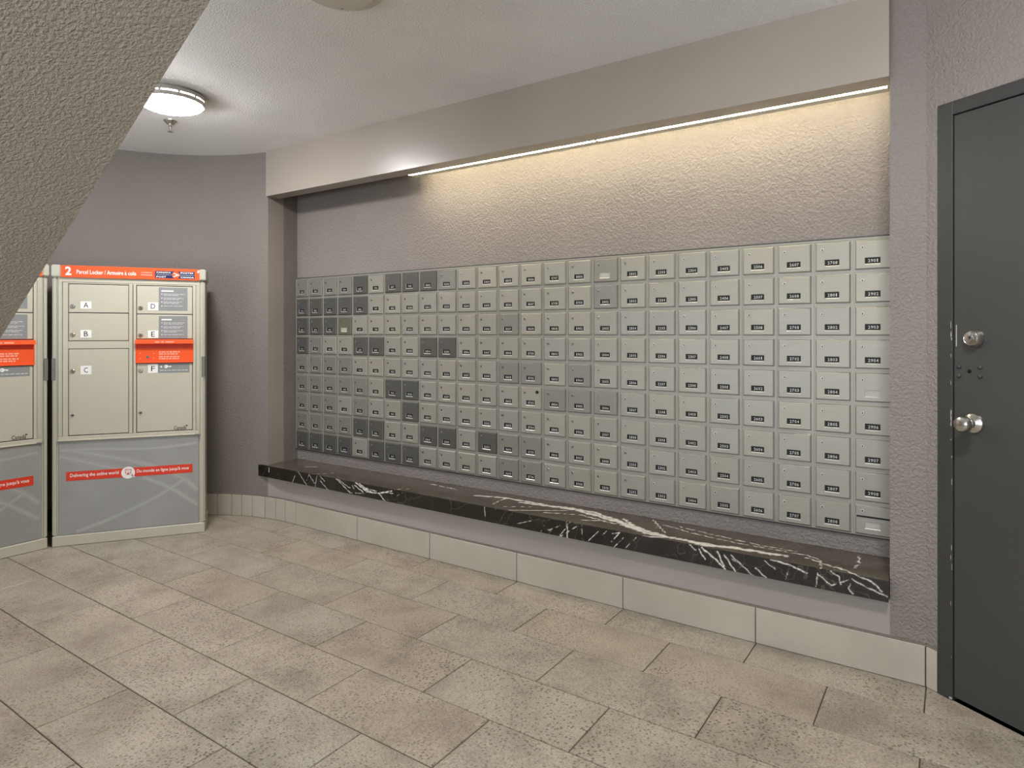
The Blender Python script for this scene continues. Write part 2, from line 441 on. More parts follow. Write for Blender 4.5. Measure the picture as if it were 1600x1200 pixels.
DS0, DS1 = 0.046, 1.060         # outer edges of the door frame along the door wall
wr = MB()
def dslab(mb, s0, s1, n0, n1, z0, z1, mi=0, c=0.0):
    q = [dw(s0, n0), dw(s1, n0), dw(s1, n1), dw(s0, n1)]; mb.prism(q, z0, z1, mi)
dslab(wr, 0, DS0, 0, 0.12, 0, CEIL); dslab(wr, DS0, DS1, 0, 0.12, 2.040, CEIL); dslab(wr, DS1, DEND, 0, 0.12, 0, CEIL)
wr.prism([(XR, YF), (XR+0.1, YF), (XR+0.1, dw(DEND)[1]+0.1), (XR, dw(DEND)[1])], 0, CEIL)
tag(wr.build('wall_right', M['wall_stipple']), kind='structure')
wf = MB(); wf.prism([(XL, YF-0.1), (-3.85, YF-0.1), (-3.85, YF), (XL, YF)], 0, CEIL)
wf.prism([(1.45, YF-0.1), (XR, YF-0.1), (XR, YF), (1.45, YF)], 0, CEIL); wf.prism([(-3.85, YF-0.1), (1.45, YF-0.1), (1.45, YF), (-3.85, YF)], 2.20, CEIL)
tag(wf.build('wall_front', M['wall_fine']), kind='structure')

# header bulkhead over the recess: front board with a soffit lip, open slot behind it
HY, HZ = 2.705, 2.177
hb = MB(); hb.ext_y([(RX0-0.004, HZ), (RX1, HZ), (RX1, CEIL), (RX0-0.004, CEIL)], HY, HY+0.105)
tag(hb.build('trim_1', M['wall_smooth']), kind='structure')

# baseboards: a grout strip with one object per tile
def base_tiles(parent, a, b, za=0.0, zb=0.143, t=0.010):
    """one skirting tile between plan points a and b (room on the left of a->b is behind it)"""
    A = Vector(a); B = Vector(b); d = (B-A).normalized(); nrm = Vector((-d.y, d.x))
    A += d*0.0017; B -= d*0.0017; m = (A+B)/2; L = (B-A).length/2
    mb = MB(); mb.box(-L, L, -t, 0, za+0.0015, zb, 0.0016)
    o = mb.build('tile', M['base_tile'], parent, (m.x, m.y, 0), 20); o.rotation_euler = (0, 0, math.atan2(d.y, d.x)); return o
bb = MB(); bb.box(AX+0.07, CX+0.002, WY-0.0065, WY, 0, 0.143, 0, 1); bb.box(AX+0.07, CX+0.002, WY-0.0075, WY, 0.1425, 0.151)
bbo = tag(bb.build('baseboard_back', [M['cap_grout'], M['grout']]), kind='structure')
xs = [-0.090-0.5805*k for k in range(7)]
for k in range(6): base_tiles(bbo, (xs[k+1], WY), (xs[k], WY))
bl = MB()
ai = arc_pts(AX+0.0, 40, AR-0.0075); ao = arc_pts(AX+0.0, 40, AR)
pin = [(AX+0.07, WY-0.0075)]+ai+[(XL+0.0075, 0.4)]; pou = [(AX+0.07, WY)]+ao+[(XL, 0.4)]
for i in range(len(pin)-1):
    a, b = pin[i], pin[i+1]; c, d = pou[i+1], pou[i]
    bl.face([(a[0], a[1], 0), (b[0], b[1], 0), (b[0], b[1], 0.143), (a[0], a[1], 0.143)], 1)
    bl.face([(a[0], a[1], 0.143), (b[0], b[1], 0.143), (b[0], b[1], 0.151), (a[0], a[1], 0.151)])
    bl.face([(a[0], a[1], 0.151), (b[0], b[1], 0.151), (c[0], c[1], 0.151), (d[0], d[1], 0.151)])
blo = tag(bl.build('baseboard_left', [M['cap_grout'], M['grout']]), kind='structure')
jx = [xs[6], -3.683, -3.775, -3.872, -3.975, -4.054, -4.123, -4.215, -4.30, -4.38, -4.45, -4.52, -4.58, -4.63, -4.67, -4.70]
jp = [(x, arc_y(x) if x < AX else WY) for x in jx]
for k in range(len(jp)-1): base_tiles(blo, jp[k+1], jp[k])
br = MB(); br.prism([dw(0, -0.0075), dw(DS0, -0.0075), dw(DS0, 0), dw(0, 0)], 0, 0.143, 1); br.prism([dw(0, -0.0075), dw(DS0, -0.0075), dw(DS0, 0), dw(0, 0)], 0.143, 0.151)
br.prism([dw(DS1, -0.0075), dw(DEND, -0.0075), dw(DEND, 0), dw(DS1, 0)], 0, 0.151)
bro = tag(br.build('baseboard_right', [M['cap_grout'], M['grout']]), kind='structure')
base_tiles(bro, dw(0.004), dw(DS0))
for k in range(3): base_tiles(bro, dw(DS1+0.5633*k), dw(DS1+0.5633*(k+1)))

# ------------------------------------------------------------------ door
door = link('door_1', None, None, (CX, CYC, 0), (0, 0, DA)); tag(door, kind='structure', label='charcoal steel door with round knob, deadbolt and four bolt heads beside the mailboxes')
LY = -0.006                     # door-face offset towards the room (local -y is the room)
fr = MB()
fr.box(DS0, 0.0985, -0.010, 0.11, 0, 2.040, 0.002)
fr.box(1.0075, DS1, -0.010, 0.11, 0, 2.040, 0.002)
fr.box(0.0985, 1.0075, -0.010, 0.11, 1.9935, 2.040, 0.002)
fr.box(0.0985, 0.112, 0.048, 0.11, 0, 1.9935); fr.box(0.994, 1.0075, 0.048, 0.11, 0, 1.9935); fr.box(0.112, 0.994, 0.048, 0.11, 1.98, 1.9935)
fr.build('door_frame', M['frame'], door)
bk = MB(); bk.box(0.0985, 1.0075, 0.10, 0.118, 0.0, 1.9935); bk.build('dark_reveal', M['dark_gap'], door)
lf = MB(); lf.box(0.1018, 1.0045, LY, 0.040, 0.015, 1.9898, 0.0015); leaf = lf.build('door_leaf', M['door'], door)
kb = MB()
kb.lathe([(0.0, 0.0), (0.0335, 0.0), (0.0335, 0.003), (0.031, 0.008), (0.022, 0.012), (0.015, 0.016), (0.0125, 0.024), (0.013, 0.034), (0.020, 0.038), (0.0255, 0.045), (0.0275, 0.054), (0.0265, 0.062), (0.022, 0.0685), (0.012, 0.072), (0.0, 0.0725)], (0.167, LY, 0.953), (0, -1, 0), 32)
tag(kb.build('knob', M['chrome'], door), 'round satin nickel door knob')
db = MB()
db.lathe([(0, 0), (0.0315, 0), (0.0315, 0.004), (0.029, 0.010), (0.0235, 0.0235), (0.0225, 0.0245), (0.0212, 0.0235), (0.020, 0.0235), (0.0195, 0.025), (0.0105, 0.026), (0.0100, 0.0285), (0.0, 0.0285)], (0.171, LY, 1.234), (0, -1, 0), 32)
dbo = tag(db.build('deadbolt', M['chrome'], door), 'satin nickel deadbolt cylinder')
ks = MB(); ks.box(0.1700, 0.1720, LY-0.0292, LY-0.0280, 1.2295, 1.2385); ks.lathe([(0, 0), (0.0034, 0), (0.0034, 0.0006), (0, 0.0006)], (0.171, LY-0.0284, 1.2365), (0, -1, 0), 12)
ks.build('keyhole', M['black'], dbo)
for s, z in ((0.1185, 1.138), (0.1185, 1.107), (0.1865, 1.139), (0.1865, 1.109)):
    b = MB(); b.lathe([(0, 0), (0.0078, 0), (0.0075, 0.002), (0.0055, 0.0045), (0.0025, 0.0058), (0, 0.006)], (s, LY, z), (0, -1, 0), 16)
    b.build('bolt_head', M['frame'], door)
h = MB(); h.lathe([(0, 0), (0.0068, 0), (0.0068, 0.0004), (0, 0.0004)], (0.1525, LY, 1.1235), (0, -1, 0), 16); h.build('empty_bolt_hole', M['dark_gap'], door)
ch = MB(); ch.box(0.1085, 0.1112, LY-0.0005, LY, 1.206, 1.279); ch.build('paint_chip', M['chip'], door)
sp = MB()
rr = random.Random(3)
for k in range(18):
    z = rr.choice([rr.uniform(0.02, 0.55), rr.uniform(0.5, 1.3)]); hh = rr.uniform(0.004, 0.022)
    x = 0.0985-rr.uniform(0.0005, 0.0045); sp.box(x-rr.uniform(0.0008, 0.0022), x, -0.0106, -0.010, z, z+hh)
for z in (0.955, 0.935, 0.975, 1.24): sp.box(0.0925, 0.0962, -0.0106, -0.010, z, z+0.013)
sp.box(0.088, 0.0975, -0.0106, -0.010, 0.004, 0.011)
tag(sp.build('chipped_edge_paint', M['chip'], door), kind='stuff')
stp = MB(); stp.box(0.0986, 0.1010, 0.0, 0.03, 0.905, 1.005, 0.0004); stp.build('latch_plate', M['dark_gap'], door)

# ------------------------------------------------------------------ staircase whose sloped underside crosses the upper left
SY0, SY1 = -0.40, 0.790
def sz(x): return 1.780+0.6235*(x+1.614)
xl = -4.45; xr = -1.614+(CEIL-1.780)/0.6235
prof = [(xl, 0.004), (xl, 0.30)] ; st = MB()
x0f = -1.614+(0.004-1.780)/0.6235
pts = [(max(x0f, xl), sz(max(x0f, xl)))]
pts += [(xr, CEIL)]
top = []
rise, run = 0.1746, 0.28
x = xr-0.52; z = CEIL
while z-rise > 0.2 and x-run > xl:
    top += [(x, z), (x, z-rise)]; z -= rise; x -= run
top += [(x, z), (max(x-run, xl), z), (max(x-run, xl), max(0.004, sz(max(x-run, xl))))]
st.ext_y(pts+[p for p in top], SY0, SY1)
tag(st.build('staircase', M['stair']), 'taupe stippled sloped underside of a staircase crossing the upper left', 'staircase')

# ------------------------------------------------------------------ marble ledge with painted-in veins
FR=[ ([(-3.813,0.347),(-3.817,0.32)],3),
 ([(-3.523,0.362),(-3.568,0.282)],1),
 ([(-3.511,0.361),(-3.42,0.28)],1),
 ([(-3.4,0.354),(-3.428,0.31)],0.7),
 ([(-3.404,0.356),(-3.346,0.305)],1),
 ([(-3.323,0.374),(-3.251,0.33)],1.3),
 ([(-3.327,0.353),(-3.342,0.285)],0.8),
 ([(-3.296,0.327),(-3.217,0.28)],1.2),
 ([(-3.169,0.37),(-3.019,0.29)],1.5),
 ([(-3.162,0.368),(-3.022,0.318)],1.3),
 ([(-3.005,0.335),(-2.987,0.318)],1),
 ([(-2.984,0.342),(-2.908,0.309)],2),
 ([(-2.942,0.357),(-2.888,0.322)],2),
 ([(-2.888,0.326),(-2.841,0.321)],3),
 ([(-3.019,0.29),(-2.888,0.303)],1),
 ([(-2.974,0.36),(-2.885,0.316),(-2.781,0.318),(-2.672,0.348)],3),
 ([(-2.781,0.321),(-2.722,0.279)],2.4),
 ([(-2.938,0.353),(-2.868,0.325)],2),
 ([(-2.885,0.335),(-2.798,0.328)],2),
 ([(-2.764,0.33),(-2.664,0.335)],2),
 ([(-2.631,0.327),(-2.591,0.347)],0.6),
 ([(-2.012,0.355),(-2.005,0.297)],0.8),
 ([(-1.805,0.303),(-1.719,0.332)],0.8),
 ([(-1.671,0.284),(-1.653,0.318)],0.8),
 ([(-1.624,0.298),(-1.566,0.332)],0.8),
 ([(-1.526,0.364),(-1.521,0.281)],1.2),
 ([(-1.566,0.278),(-1.476,0.342)],1.5),
 ([(-1.526,0.282),(-1.519,0.349),(-1.479,0.385)],1.2),
 ([(-1.445,0.291),(-1.445,0.355)],0.8),
 ([(-1.631,0.3),(-1.581,0.324)],0.8),
 ([(-1.568,0.281),(-1.533,0.323)],1),
 ([(-1.412,0.287),(-1.36,0.34)],1),
 ([(-1.348,0.319),(-1.316,0.35)],1),
 ([(-1.291,0.307),(-1.253,0.353),(-1.291,0.341)],1.5),
 ([(-1.284,0.279),(-1.235,0.333)],1),
 ([(-1.223,0.291),(-1.174,0.344)],1),
 ([(-0.935,0.36),(-0.902,0.339)],1.5),
 ([(-0.891,0.346),(-0.865,0.309)],1.5),
 ([(-0.881,0.354),(-0.813,0.309),(-0.782,0.284)],3),
 ([(-0.813,0.351),(-0.787,0.294)],2.5),
 ([(-0.787,0.345),(-0.741,0.282)],1.5),
 ([(-0.761,0.345),(-0.672,0.281)],1.3),
 ([(-0.756,0.331),(-0.726,0.316)],1),
 ([(-0.662,0.314),(-0.624,0.282)],1.3),
 ([(-0.633,0.35),(-0.586,0.324)],1),
 ([(-0.605,0.36),(-0.521,0.347),(-0.472,0.333)],2.2),
 ([(-0.539,0.343),(-0.549,0.283)],0.7),
 ([(-0.436,0.34),(-0.441,0.287)],0.8),
 ([(-0.436,0.335),(-0.388,0.303),(-0.321,0.341),(-0.207,0.301)],1.5),
 ([(-0.397,0.363),(-0.363,0.341),(-0.354,0.315)],1.2),
 ([(-0.406,0.385),(-0.337,0.37),(-0.255,0.346),(-0.223,0.316)],1.6),
 ([(-0.325,0.321),(-0.331,0.306),(-0.317,0.286)],1.2) ]
TP=[ ([(-1.896,2.87),(-1.763,2.882),(-1.649,2.918),(-1.489,2.913),(-1.32,2.844),(-1.167,2.78),(-1.057,2.744),(-0.966,2.743),(-0.816,2.745),(-0.669,2.768),(-0.564,2.774)],4),
 ([(-1.649,2.918),(-1.468,2.873),(-1.311,2.825),(-1.152,2.745),(-1.057,2.744)],5),
 ([(-1.696,2.772),(-1.519,2.838),(-1.379,2.803),(-1.229,2.784)],1.5),
 ([(-1.478,2.761),(-1.35,2.824)],1.5),
 ([(-1.318,2.896),(-1.19,2.764)],2),
 ([(-1.2,2.951),(-1.077,2.796)],1),
 ([(-1.12,2.906),(-0.959,2.854),(-0.777,2.83),(-0.634,2.83),(-0.499,2.829),(-0.449,2.81)],1.2),
 ([(-1.052,2.919),(-0.856,2.881),(-0.68,2.856),(-0.541,2.855)],1.2),
 ([(-0.966,2.743),(-0.873,2.725),(-0.759,2.764),(-0.619,2.765)],5),
 ([(-0.439,2.8),(-0.422,2.664)],0.8),
 ([(-0.319,2.952),(-0.314,2.785)],1),
 ([(-0.493,2.797),(-0.359,2.738),(-0.26,2.668)],1.5),
 ([(-1.273,2.663),(-1.13,2.694),(-1.014,2.752)],2.5),
 ([(-2.187,2.849),(-2.033,2.898),(-1.835,2.902),(-1.702,2.892),(-1.586,2.9)],3.5),
 ([(-1.919,2.755),(-1.791,2.832)],1.5),
 ([(-2.003,2.762),(-2.011,2.886)],1),
 ([(-2.675,2.678),(-2.591,2.759)],1),
 ([(-3.594,2.824),(-3.531,2.868)],1.2),
 ([(-3.359,2.712),(-3.267,2.826)],1),
 ([(-2.558,2.919),(-2.351,2.898)],1.5),
 ([(-1.863,2.711),(-1.712,2.805),(-1.617,2.87)],1.2) ]
FY = 2.700
def vein_mask(u, v, segs, k):
    m = np.zeros_like(u)
    wob = 0.004*np.sin(u*61+v*37)+0.003*np.sin(u*143-v*91)
    for pts, wd in segs:
        hw = (0.00075*wd+0.0008) if k < 0.9 else (0.0024*wd+0.0014)
        for (ax, ay), (bx, by) in zip(pts[:-1], pts[1:]):
            dx, dy = bx-ax, by-ay; L2 = dx*dx+dy*dy+1e-9
            t = np.clip(((u-ax)*dx+(v-ay)*dy)/L2, 0, 1)
            d = np.hypot(u-(ax+t*dx)+wob*k, v-(ay+t*dy)+wob*k*0.7)
            w = hw*(0.55+0.45*np.abs(np.sin(t*9+ax*40)))
            m = np.maximum(m, np.clip(1.6-d/w, 0, 1)*min(1, 0.6+0.25*wd))
    return m
LX0 = -3.950; LX1 = RX1-0.0015
nx = 1250; nf = 27; nt = 94
X = np.linspace(LX0, LX1, nx)
def left_lim(y): return AX-math.sqrt(max(0, (AR-0.0)**2-(y-AY)**2)) if y < WY else LOX
vs = []; vm = []
zf = np.linspace(LEDGE_B, LEDGE_T-0.002, nf)
U, V = np.meshgrid(X, zf); mf = vein_mask(U, V, FR, 0.35)
for j in range(nf):
    xa = left_lim(FY)
    for i in range(nx): vs.append((max(X[i], xa), FY, zf[j])); vm.append(mf[j, i])
yt = np.concatenate([[FY+0.0015], np.linspace(FY+0.005, RY-0.001, nt-1)])
U, V = np.meshgrid(X, yt); mt = vein_mask(U, V, TP, 1.0)
def ledge_left(y):
    if y < arc_y(RX0): return left_lim(y)
    t = (y-arc_y(RX0))/(RY-arc_y(RX0)); return RX0+(LOX-RX0)*t
for j in range(nt):
    xa = ledge_left(yt[j])+0.0005
    for i in range(nx): vs.append((max(X[i], xa), yt[j], LEDGE_T)); vm.append(mt[j, i])
NV = nf+nt
fs = []
ii = np.arange(nx-1)
for j in range(NV-1):
    a = j*nx+ii
    fs += np.stack([a, a+1, a+nx+1, a+nx], 1).tolist()
k = len(vs)      # underside
vs += [(left_lim(FY), FY, LEDGE_B), (LX1, FY, LEDGE_B), (LX1, WY-0.0005, LEDGE_B), (RX0, arc_y(RX0)-0.0005, LEDGE_B)]; vm += [0]*4
fs += [[k, k+3, k+2, k+1]]
k = len(vs)      # right end
vs += [(LX1, FY, LEDGE_B), (LX1, FY, LEDGE_T), (LX1, RY-0.001, LEDGE_T), (LX1, RY-0.001, LEDGE_B)]; vm += [0]*4
fs += [[k, k+3, k+2, k+1]]
me = bpy.data.meshes.new('stone_ledge'); me.from_pydata(vs, [], fs); me.materials.append(M['marble']); me.materials.append(M['marble_top'])
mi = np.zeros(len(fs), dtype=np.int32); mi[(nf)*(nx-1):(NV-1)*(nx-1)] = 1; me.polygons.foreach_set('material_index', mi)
at = me.attributes.new('vein', 'FLOAT', 'POINT'); at.data.foreach_set('value', np.array(vm, dtype=np.float32))
me.update()
tag(link('stone_ledge', me), 'long dark brown marble ledge with white veins below the mailboxes', 'ledge')

# ------------------------------------------------------------------ mailbox panel: 25 columns x 9 rows of doors
PX0, CW, NC = -3.8895, 0.14760, 25         # left edge of the first column, pitch
PZT, CH, NR = EYE+0.3838, 0.13325, 9
PXR = PX0+CW*NC
PB = PZT-CH*NR
PF = 2.9740                                # face of the frame plate
panel = thing('mailbox_panel', 'recessed aluminium bank of apartment mailboxes, nine rows high, above the marble ledge', 'mailboxes', ((PX0+PXR)/2, RY, PB))
po = Vector(panel.location)
def ploc(x, y, z): return (x-po.x, y-po.y, z-po.z)
fp = MB(); fp.box(PX0+0.002-po.x, PXR-0.0015-po.x, PF-po.y, RY-0.0008-po.y, 0, PZT-PB, 0.0015); fp.build('back_frame', M['alu_frame'], panel)
mm = MB(); mm.box(-0.0030, 0.0030, -0.0030, 0, 0, CH*NR-0.004, 0.0012); mesh_m = mm.mesh('mullion', M['alu_frame'])
for c in range(NC+1):
    x = PX0+CW*c+(0.0055 if c == 0 else 0)-(0.005 if c == NC else 0)
    link('mullion', mesh_m, panel, ploc(x, PF, PB+0.002))
rm = MB(); rm.box(PX0+0.004-po.x, PXR-0.003-po.x, -0.0022, 0, -0.0022, 0.0022, 0.0009); mesh_r = rm.mesh('rail', M['alu_frame'])
for r in range(NR+1):
    z = PB+CH*r+(0.0035 if r == 0 else 0)-(0.003 if r == NR else 0)
    link('rail', mesh_r, panel, ploc(po.x, PF, z))
tr = MB(); tr.box(PX0+0.002-po.x, PXR-0.0015-po.x, -0.0028, 0.009, 0, 0.004); tr.build('top_flange', M['alu_frame'], panel, ploc(po.x, PF, PZT))

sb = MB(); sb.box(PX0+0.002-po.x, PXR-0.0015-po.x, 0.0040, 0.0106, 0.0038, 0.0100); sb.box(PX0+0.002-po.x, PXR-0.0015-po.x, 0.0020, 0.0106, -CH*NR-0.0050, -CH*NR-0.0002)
sb.build('painted_shadow_line', M['ink'], panel, ploc(po.x, PF, PZT))  # dark strips painted in as the shadow line along the panel's edges
DWW, DHH, DT = 0.1310, 0.1180, 0.0095
def door_mesh(width, slot=False):
    """door leaf: chamfered slab with a sunk window; origin at the middle of its back"""
    mb = MB(); W, H = width/2, DHH/2; c = 0.0050
    hx0, hx1, hz0, hz1 = -W+0.262*width, -W+0.690*width, H-0.840*DHH, H-0.600*DHH
    if slot: hz0, hz1 = H-0.80*DHH, H-0.57*DHH
    def rect(x0, x1, z0, z1, y): return [(x0, y, z0), (x1, y, z0), (x1, y, z1), (x0, y, z1)]
    back = rect(-W, W, -H, H, 0); mid = rect(-W, W, -H, H, -DT+c); front = rect(-W+c, W-c, -H+c, H-c, -DT)
    hole = rect(hx0, hx1, hz0, hz1, -DT); inn = rect(hx0+0.0014, hx1-0.0010, hz0+0.0042, hz1-0.0008, -DT+0.0030)
    vs = back+mid+front+hole+inn; fs = [(0, 3, 2, 1)]
    for a, b in ((0, 4), (4, 8), (8, 12), (12, 16)):
        for i in range(4): fs.append((a+i, a+(i+1) % 4, b+(i+1) % 4, b+i))
    edge = [fs[-4], fs[-1]]; mb.raw(vs, fs[:-4]+fs[-3:-1]); mb.raw(vs, edge, 2); mb.raw(inn, [(0, 1, 2, 3)], 1)  # bottom and left window lips get a painted highlight, as if catching light
    return mb, (hx0+0.0014, hx1-0.0010, hz0+0.0042, hz1-0.0008)
dmeshes = {}
for nm in ('alu', 'alu_mid', 'alu_dark', 'alu_olive'):
    mb, WIN = door_mesh(DWW); dmeshes[nm] = mb.mesh('door', [M[nm], M['alu_frame'], M['edge']], 15)
mb, WIN_S = door_mesh(DWW, True); dm_slot = mb.mesh('door', [M['alu'], M['alu_frame'], M['edge']], 15)
mb, WIN1 = door_mesh(0.1270); 
lk = MB(); lk.lathe([(0, 0), (0.0072, 0), (0.0072, 0.0016), (0.0062, 0.0026), (0.0058, 0.0018), (0.0, 0.0018)], (0, 0, 0), (0, -1, 0), 16, 0)
lk.box(-0.0013, 0.0013, -0.0026, -0.0016, -0.0036, 0.0036, 0, 1); lk.lathe([(0, 0), (0.0026, 0), (0.0026, 0.0022), (0, 0.0022)], (0, 0, 0), (0, -1, 0), 10, 1); lock_b = lk.mesh('lock', [M['lock_light'], M['black']])
lock_d = lk.mesh('lock', [M['lockface'], M['black']])
lock_d2 = lk.mesh('lock', [M['strap'], M['black']])
pm = MB(); pm.box(WIN[0]-0.0003, WIN[1]+0.0003, -DT+0.0018, -DT+0.0028, WIN[2]-0.0002, WIN[3]+0.0002)
plate_me = pm.mesh('number_plate', M['black']); blank_me = pm.mesh('number_plate', M['blank_card'])
pm = MB(); pm.box(WIN_S[0], WIN_S[1], -DT+0.0018, -DT+0.0028, WIN_S[2], WIN_S[3]); blank_s = pm.mesh('number_plate', M['blank_card'])
DIG = {d: text2d(d, 0.012) for d in '0123456789'}
def number_mesh(s):
    mb = MB(); ww, hh, gap = 0.0074, 0.0122, 0.0022
    tot = len(s)*ww+(len(s)-1)*gap; x = (WIN[0]+WIN[1])/2-tot/2+0.002; z0 = (WIN[2]+WIN[3])/2-hh/2-0.0006
    for ch_ in s:
        vs_, fs_, _ = DIG[ch_]; wd = ww*(0.55 if ch_ == '1' else 1.0); xo = x+(ww-wd)/2
        mb.raw([(xo+u*wd, -DT+0.0015, z0+v*hh) for u, v in vs_], fs_); x += ww+gap
    return mb.mesh('number', M['number_print'])
DARK = {(0, 4), (0, 6), (0, 7), (0, 8), (1, 0), (1, 1), (1, 2), (1, 3), (1, 4), (2, 0), (2, 1), (2, 2), (3, 0), (3, 4), (3, 5), (3, 8), (3, 9),
        (5, 6), (5, 7), (6, 7), (7, 4), (7, 5), (7, 8), (7, 9), (7, 11), (8, 0), (8, 1), (8, 2), (8, 3), (8, 5), (8, 6), (8, 7)}  # doors whose dark reflection is painted as material tone
MID = {(0, 0), (0, 1), (0, 2), (0, 3), (0, 9), (2, 12), (3, 1), (4, 0), (4, 1), (4, 2), (4, 3), (5, 0), (5, 1), (5, 2), (5, 3), (6, 0), (6, 1), (6, 2), (7, 0), (7, 1), (7, 2), (7, 3), (4, 12), (4, 13),
       (7, 12), (7, 13), (8, 12), (8, 13), (5, 14), (4, 15), (5, 15), (5, 16), (0, 16), (1, 16), (6, 4), (5, 4)}
num = 0
rd = random.Random(11)
for c in range(NC):
    for r in range(NR):
        fl = 2+num//8; unit = num % 8+1; num += 1
        label_n = '%d%02d' % (fl, unit)
        key = 'alu_dark' if (r, c) in DARK else 'alu_mid' if (r, c) in MID else 'alu_olive' if (r, c) == (2, 3) else 'alu'
        slot = (r, c) == (8, 24)
        me = dm_slot if slot else dmeshes[key]
        x = PX0+CW*(c+0.5)+(0.004 if c == 0 else 0); z = PZT-CH*(r+0.5)
        d = link('door', me, panel, ploc(x, PF-0.0004, z), (rd.gauss(0, 0.006), 0, rd.gauss(0, 0.006)))
        if c == 0: d.scale.x = 0.955
        if key == 'alu_dark': d['label'] = 'door painted with a dark reflection, numbered '+label_n
        if c == 22 and 2 <= r <= 5: d.rotation_euler = (rd.gauss(0, 0.004), 0, 0.075)
        if c == 20 and r == 0: d.rotation_euler = (0, 0, 0.05)
        lm = lock_b if c >= 18 else lock_d if c >= 9 else lock_d2
        link('lock', lm, d, (-DWW/2+0.20*DWW, -DT, DHH/2-(0.20 if slot else 0.25)*DHH), (0, rd.uniform(-0.25, 0.25), 0))
        if slot:
            link('number_plate', blank_s, d); d['label'] = 'mail slot door with a blank name card'
            q = MB(); q.box(-0.060, 0.058, -DT-0.0008, -DT, 0.0095, 0.0165); q.build('mail_slot', M['black'], d)
        elif (r, c) in ((0, 16), (2, 3), (4, 24)):
            link('number_plate', blank_me, d); d['label'] = 'door with a blank name card'
        else:
            link('number_plate', plate_me, d); link('number', number_mesh(label_n), d)
        if (r, c) == (5, 13):
            q = MB(); q.lathe([(0, 0), (0.0085, 0), (0.0090, 0.003), (0.0060, 0.007), (0, 0.008)], (0.040, -DT, 0.035), (0, -1, 0), 12)
            tag(q.build('button', M['black'], d), 'black round button')

# ------------------------------------------------------------------ parcel lockers
SWOOSH = [
 [(0.036, 0.53), (0.173, 0.484), (0.271, 0.45), (0.364, 0.426)],
 [(0.066, 0.564), (0.179, 0.538), (0.329, 0.5), (0.447, 0.464), (0.568, 0.414), (0.692, 0.342), (0.767, 0.269)],
 [(0.122, 0.078), (0.271, 0.128), (0.417, 0.188), (0.537, 0.245), (0.617, 0.293), (0.692, 0.342)],
 [(0.465, 0.373), (0.599, 0.305), (0.692, 0.237), (0.767, 0.178)],
 [(0.039, 0.563), (0.271, 0.556), (0.447, 0.545), (0.599, 0.547), (0.761, 0.564)]]
def greek(mb, x0, x1, z, hgt, y, mi, rng):
    """a line of print too small to read: word-length dashes"""
    x = x0
    while x < x1-0.004:
        e = min(x1, x+rng.uniform(0.010, 0.026)); mb.box(x, e, y-0.0002, y, z, z+hgt, 0, mi); x = e+0.004
